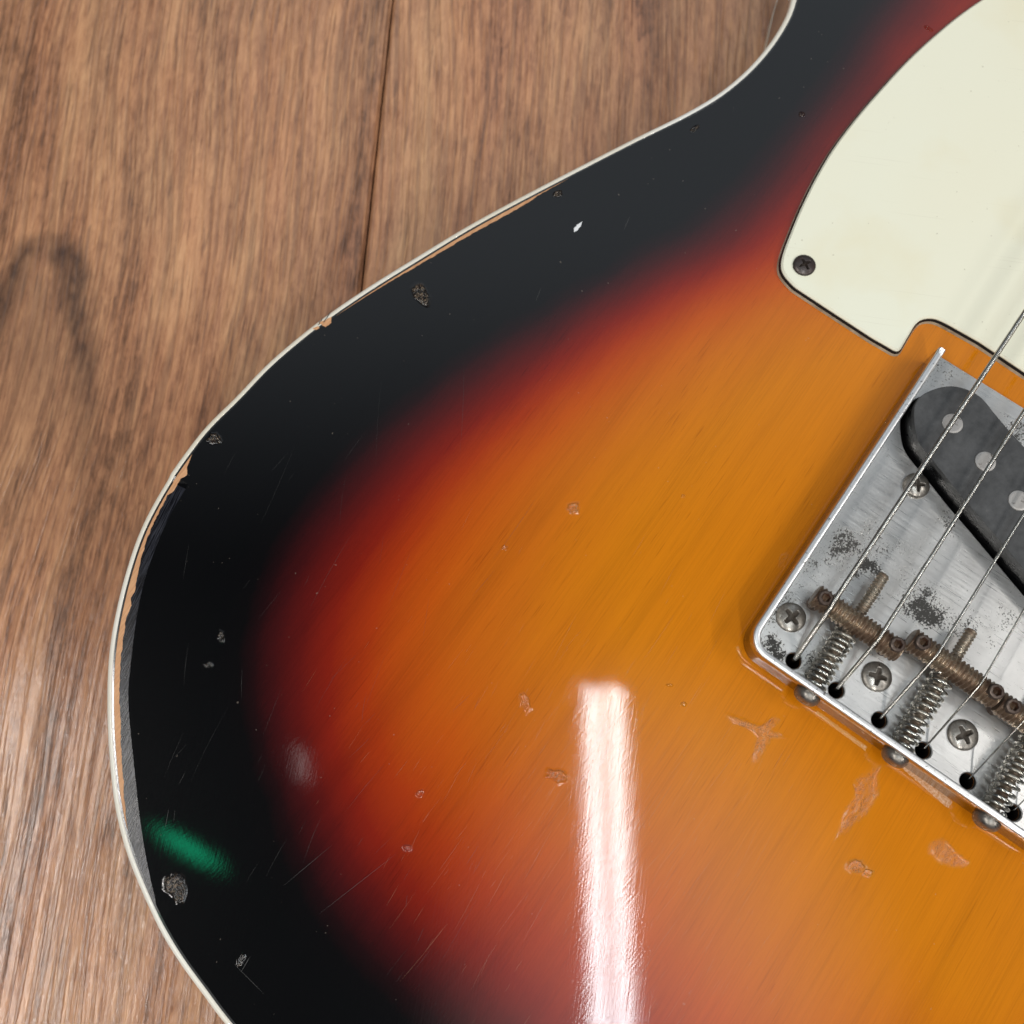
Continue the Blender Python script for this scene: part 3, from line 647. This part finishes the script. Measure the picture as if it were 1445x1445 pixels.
for i in range(60):
    rs_ = R_.uniform(-.1, .1)
    x, y = R_.uniform(190, 700), R_.uniform(640, 1400)
    if not inside(np.array([px(x, y, BT)]), outline + NIN * 9)[0]: continue
    scratch(x, y, R_.choice((20, 35, 60, 110)) * R_.uniform(.6, 1.2), R_.choice((62, 58, 54, 84, 48, 66)) + R_.uniform(-5, 5), R_.choice((.018, .022, .03)))
rs_ = 0
for s in ((880, 325, 22, 66, .10), (756, 425, 20, 68, .08), (340, 1372, 26, 60, .09), (233, 1170, 30, 80, .05), (400, 1250, 90, 40, .05), (450, 1290, 140, 38, .05), (330, 1360, 60, -45, .05)): scratch(*s)
o = part('scratch', V, F, M_scr, body); o['kind'] = 'stuff'; o['label'] = 'fine hairline scratches in the lacquer'

flake([(810, 328), (810, 322), (815, 317), (822, 312), (820, 318), (815, 325)], .03, simple('nick_glint_paint', (.75, .76, .78), .4), 'nick', 'nick in the black upper edge, its glint painted white')  # the nick's specular glint is painted as plain white colour

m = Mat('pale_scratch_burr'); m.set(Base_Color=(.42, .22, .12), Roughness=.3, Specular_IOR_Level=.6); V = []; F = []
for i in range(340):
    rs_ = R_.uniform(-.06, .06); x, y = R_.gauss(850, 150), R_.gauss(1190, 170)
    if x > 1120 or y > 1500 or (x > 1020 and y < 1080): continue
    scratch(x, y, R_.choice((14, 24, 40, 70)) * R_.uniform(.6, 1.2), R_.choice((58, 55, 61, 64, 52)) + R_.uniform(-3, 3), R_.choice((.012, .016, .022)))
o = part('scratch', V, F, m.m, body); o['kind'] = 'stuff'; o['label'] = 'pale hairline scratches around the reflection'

# pickguard: three plies with a bevelled edge
pgp = [(1480,-55),(1425,-25),(1385.8,0),(1346,27.7),(1304.5,62.3),(1270,95),(1235,133),(1200.7,173),(1169.6,214.5),(1145,256),(1124.6,297.6),(1107.3,339),(1098.6,363.3),(1096,380.6),(1100.3,394),(1112,408)]
pg = list(catmull([px(a, b, BT) for a, b in pgp], False, 5))
pg += [px(a, b, BT) for a, b in ((1117.6, 413), (1173, 449.5), (1225, 483.5), (1258, 502.5), (1265, 503.5), (1270, 499))]
pg += list(catmull([px(a, b, BT) for a, b in ((1275, 490.5), (1283.7, 475.4), (1291, 464), (1300.5, 457.6), (1315, 457.4), (1331.3, 464.4))], False, 4))
pg += [px(1376, 489.6, BT), px(1444.8, 535.8, BT)]
e = px(1444.8, 535.8, BT); pg += [(e[0] + .5, 69), (e[0] + 4, 74), (150, 92), (190, 90), (215, 70), (262, 57), (262, 0), (240, -20)]
pg = np.array(pg); pg = resample(pg, .9, True); 
T = 2.1; z = ZT
loopN = inward(pg)
V, F = sweep(pg, [(.0, z + .02), (.12, z + .75), (.75, z + .75), (.75, z + .02)], True)
pgb = part('pickguard', *slab(pg + loopN * .62, [], z + 1.35, z + T, .42)[:2], M_guard, G, smooth=False, label='mint green pickguard with aged three-ply edge')
for n_p, prof, mt, lb in (('lower_ply', [(-.02, z + .02), (.18, z + .78), (1.6, z + .78), (1.6, z + .02)], M_guardedge, 'dirty cream bottom ply'), ('middle_ply', [(.2, z + .78), (.50, z + 1.36), (1.8, z + 1.36), (1.8, z + .78)], M_guardblk, 'black middle ply')):
    V, F = sweep(pg, prof, True); part(n_p, V, F, mt, pgb, label=lb)
V, F, SA = screw_head(2.75, .95, .25, .58, .15, .5)
c = px(1134.5, 375, T + BT)
link('pickguard_screw', mesh('pickguard_screw', V, F, [M_guardscrew, M_rustdark], smooth=True, attrs=SA), pgb, (c[0], -c[1], z + T - .04), label='dark domed cross-head screw at the corner of the pickguard')

# bridge plate with its folded walls
W, R0 = 1.55, 5.2
UR, VL, VR = -5.07, -11.8, 65.8
def corner(cu, cv, a0, a1, r, n=10): return [(cu + r * math.cos(math.radians(a0 + (a1 - a0) * i / n)), cv + r * math.sin(math.radians(a0 + (a1 - a0) * i / n))) for i in range(n + 1)]
path = [(u, VL) for u in np.linspace(78.8, UR + R0, 40)][:-1] + corner(UR + R0, VL + R0, 270, 180, R0) + [(UR, v) for v in np.linspace(VL + R0, VR - R0, 30)][1:-1] + corner(UR + R0, VR - R0, 180, 90, R0) + [(u, VR) for u in np.linspace(UR + R0, 78.8, 40)][1:]
path = np.array(path)
# wall: open path; "inside" is to the left of travel in (u, v)?  check and flip
Nn = inward(path, False); 
if (Nn[5] @ np.array([0, 1])) < 0: path = path[::-1]
HW = 7.7
inner_path = path + inward(path, False) * (W * .2)
plate_out = np.vstack([path + inward(path, False) * .25])
front = [(81.5, VR - 1.9), (81.5, VL + 1.9)] if path[0][1] > path[-1][1] else [(81.5, VL + 1.9), (81.5, VR - 1.9)]
if abs(plate_out[-1][1] - front[0][1]) > 20: front = front[::-1]
plate_loop = np.vstack([plate_out, [(78.8, front[0][1])], front, [(78.8, front[1][1])]])
ph = resample(pk_outline - inward(pk_outline) * .55, 1.0, True)
ph = np.clip(ph, [-99, VL + 2.2], [80.2, VR - 2.2])
V, F, Gm, _ = slab(plate_loop, [circle(0, v, 1.75, 28) for v in STR_V] + [ph], ZT + .01, ZP, 0, holech=.22)
mi = np.where(Gm == 1, 1, np.where(Gm == 3, 2, 0))
bridge = part('bridge', V, F, [M_plate, M_rim, M_screw], G, mi=mi, label='pitted steel bridge plate with folded side and rear walls')
prof = [(0, ZT + .03), (0, ZP + HW - .35), (.12, ZP + HW - .1), (.38, ZP + HW), (W - .32, ZP + HW), (W - .08, ZP + HW - .12), (W, ZP + HW - .4), (W, ZP + .55), (W + .18, ZP + .2), (W + .55, ZP + .012), (W + .55, ZP - .4), (W, ZT + .05)]
V, F = sweep(path, prof, False)
k = len(prof); nsg = len(path) - 1
mi = [0 if a == 0 else (1 if a in (1, 2, 3, 4, 5) else (2)) for i in range(nsg) for a in range(k)] + [1, 1]
part('side_wall', V, F, [M_wall, M_rim, M_plate], bridge, mi=mi, smooth=[True] * (nsg * k) + [False] * 2, label='thin folded wall round the bridge, mirror bright outside')

SCR = []
for i, (a, b) in enumerate(((1117.3, 870.6), (1238.6, 954.5), (1360.6, 1037))): SCR.append((*px(a, b, .8), .35 + i * .9, 3.3))
SCR.append((SCR[2][0], SCR[2][1] + 21.6, 1.2, 3.3))
for u, v, an, r in SCR:
    V, F, SA = screw_head(r, 1.05, .25, .60, .19, an, .40)
    link('mounting_screw', mesh('mounting_screw', V, F, M_screw, smooth=True, attrs=SA), bridge, (u, -v, ZP - .1))
u, v = px(1294.5, 684.4, 1); V, F, SA = screw_head(3.0, 1.35, .35, .56, .15, 1.0)
pickup_screw = link('pickup_height_screw', mesh('pickup_height_screw', V, F, M_screw, smooth=True, attrs=SA), bridge, (u, -v, ZP), label='round-headed screw against the pickup, under the thickest string')
link('pickup_height_screw', pickup_screw.data, bridge, (2 * pc_u - u - 14, -(2 * pc_v - v), ZP))

# saddles
SAD = [(13.35, 5.7, .00), (17.1, 27.2, -.02), (16.6, 48.9, .01)]
BL, BR, BW = 21.2, 2.75, 5.3
V, F = thread_rod(BL, BR, .55, 1.02, 30, 8, .5); V = V - np.array([BL / 2, 0, 0]); barrel = mesh('saddle', V, F, M_rust, smooth=False)
def hexscrew(top, r=1.62, depth=1.7):
    n = 48; th = np.arange(n) * 2 * math.pi / n; rings = []
    zz = np.arange(top, 0, -.11)
    def add(rr, z): rings.append(np.stack([rr * np.cos(th) * np.ones(n), rr * np.sin(th) * np.ones(n), np.full(n, z)], 1))
    hx = .83 / np.cos(((th) % (math.pi / 3)) - math.pi / 6)
    add(.02, top - depth - .2); add(hx * .98, top - depth); add(hx, top - .12); add(hx * 1.1, top); add(r - .28, top); add(r - .08, top - .12)
    for z in zz[2:]: add(r - .20 * np.abs((((z / .55) + th / (2 * math.pi)) % 1) * 2 - 1), z)
    return np.vstack(rings), grid_faces(len(rings), n)
V, F = hexscrew(8.9); nn = 48; hexm = mesh('height_screw', V, F, [M_setscrew, M_rustdark], mi=[1] * (nn * 2) + [0] * (len(F) - nn * 2))
SL_ = [18.6 + 12.9, 18.6 + 9, 0]
for i, (u, v, ry) in enumerate(SAD):
    s = link('saddle', barrel, bridge, (u, -v, ZP + BW + (.15, 0, .1)[i]), (0, 0, -math.pi / 2 + ry), label=('threaded rusty barrel saddle nearest the bridge corner', 'threaded rusty barrel saddle in the middle', 'threaded rusty barrel saddle farthest from the corner')[i])
    for k, dv in ((0, -8.75), (1, 8.65)):
        link('height_screw', hexm, bridge, (u + (-.1, .25)[k] * (i != 1), -(v + dv), ZP + (-.1, .1, 0)[i]), (0, 0, .4 * i + k))
    # intonation screw: shaft, spring, head outside the rear wall
    iv = v - .3; tip = (26.4, 26.9, 26.0)[i]
    V, F = thread_rod(tip - UR + .2, 1.38, .30, .84, 22, 7, .3)
    part_ = link('intonation_screw', mesh('intonation_screw', V, F, M_thread), bridge, (UR - .2, -iv, ZP + 3.7), (0, -math.radians(1.2), 0))
    n = 40; th = np.arange(n) * 2 * math.pi / n; V = []
    for r, x in ((2.75, 0.0), (2.85, -.25), (2.8, -.7), (2.6, -1.25), (2.2, -1.75), (1.6, -2.1), (.9, -2.28), (.05, -2.33)):
        V.append(np.stack([np.full(n, x), r * np.cos(th), r * np.sin(th)], 1))
    link('screw_head', mesh('screw_head', np.vstack(V), [f[::-1] for f in grid_faces(8, n)], M_screw, smooth=True), bridge, (UR - .02, -iv, ZP + 3.55), label='round head of an intonation screw behind the rear wall')
    L0, L1 = UR + W + .35, u - BR + .25; turns = 10 + (i > 0); t = np.linspace(0, 1, turns * 30)
    ang = 2 * math.pi * turns * t + i; xx = L0 + (L1 - L0) * (t + .012 * np.sin(6.3 * t * 2 + i)); lean = .25 * np.sin(t * 3)
    rad = 2.42 - .1 * t
    pathS = np.stack([xx - xx[0], rad * np.cos(ang) + lean * .4, rad * np.sin(ang)], 1)
    V, F = tube(pathS, .39, 8)
    link('spring', mesh('spring', V, F, M_spring, smooth=True), bridge, (xx[0], -iv, ZP + 3.75))

# pickup with magnet poles
HP = 6.15
V, F, Gm, _ = slab(pk_outline, [], ZP + HP - 1.5, ZP + HP, .12)
pickup = part('pickup', V, F, M_fibre, G, label='slanted black fibre pickup in the bridge plate')
V, F, Gm, _ = slab(pk_outline + inward(pk_outline) * .35, [], ZP - 15, ZP + HP - 1.45, 0)
part('coil', V, F, M_coil, pickup, label='glossy black waxed coil under the fibre top')
n = 40; th = np.arange(n) * 2 * math.pi / n; V = [np.stack([r * np.cos(th), r * np.sin(th), np.full(n, zz)], 1) for r, zz in ((.01, .16), (1.9, .16), (2.28, .12), (2.36, .0), (2.36, -1))]
pm = mesh('pole_piece', np.vstack(V), [f[::1] for f in grid_faces(5, n)], M_pole, smooth=False)
V = [np.stack([r * np.cos(th), r * np.sin(th), np.full(n, zz)], 1) for r, zz in ((2.4, .02), (2.58, .02), (2.58, -.2))]
for k in range(6):
    link('pole_piece', pm, pickup, (PU - 11 * k * math.sin(SL), -(PV + 11 * k * math.cos(SL)), ZP + HP + (.05, .12, .1, .1, .1, .05)[k]))

# strings
GAUGE = [1.18, .93, .68, .44, .33, .26]
VS = [-1.3, 10.5, 22.2, 32.6, 43.6, 54.3]; VT = [-.9, 10.6, 21.8, 31.1, 42.0, 52.6]; TOPW = [11.4, 11.3, 11.1, 11.0, 10.8, 10.6]
LB = ['thickest wound string', 'second thickest wound string', 'third wound string', 'thickest plain string', 'thin plain string', 'thinnest plain string']
for k in range(6):
    r = GAUGE[k] / 2; su, sv, _ = SAD[k // 2]; hw = BW + (.15, 0, .1)[k // 2]; vh = STR_V[k]
    pts = [P(.5, vh, -9), P(.45, vh, -1.2), P(.7, vh + .02, -.2)]
    a1 = math.atan2(hw + BR - .3, su)          # climb from the hole, then over the barrel
    for an in np.linspace(math.radians(90) + .50, math.radians(90) - .04, 8):
        pts.append(P(su + math.cos(an) * (BR + r - .08), vh + (VS[k] - vh) * (.86 + .14 * (1 - (an - 1.5) / .6)), hw + math.sin(an) * (BR + r - .08)))
    pts.append(P(94, VT[k], TOPW[k])); sl = (VT[k] - VS[k]) / (94 - su); slw = (TOPW[k] - (hw + BR + r)) / (94 - su)
    pts.append(P(262, VT[k] + sl * 168, TOPW[k] + slw * 168))
    pts = np.array(pts)
    if k < 3:
        pitch = (.345, .29, .24)[k]; near = resample(pts[:-1], pitch / 4); 
        if k: near = near
        tail = pts[-2:]
        dpt = .062 if k == 0 else (.045 if k == 1 else .03)
        V, F = tube(near, r, 10, lambda s, th, r=r, p=pitch, d=dpt: r - d + d * 1.3 * np.abs(np.sin(math.pi * (s / p + th / (2 * math.pi)))))
        V2, F2 = tube(tail, r * .97, 10); b = len(V); V = np.vstack([V, V2]); F = F + [tuple(i + b for i in f) for f in F2]
        smf = True
    else: V, F = tube(pts, r, 10)
    part('string', V, F, M_string, G, smooth=True, label=LB[k])

# reflection of the rear wall's bright rim, painted as strips on the lacquer
for pts, lb, mt in (([(1257, 1070), (1264, 1064), (1344, 1131), (1338, 1141)], 'coppery strip of painted reflection behind the rear wall', 'b'), ([(1150, 1006), (1153, 1003), (1224, 1054), (1221, 1060)], 'faint strip of painted reflection behind the rear wall', 'a')):
    m = Mat('reflection_paint_' + mt); g = m.noise(m.map((1800, 1800, 1800)), 1, 4, .7)
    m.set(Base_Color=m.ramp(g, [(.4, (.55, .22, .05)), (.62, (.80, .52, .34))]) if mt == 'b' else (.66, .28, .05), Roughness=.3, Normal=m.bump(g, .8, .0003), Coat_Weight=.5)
    flake(pts, .03, m.m, 'reflection_patch', lb)
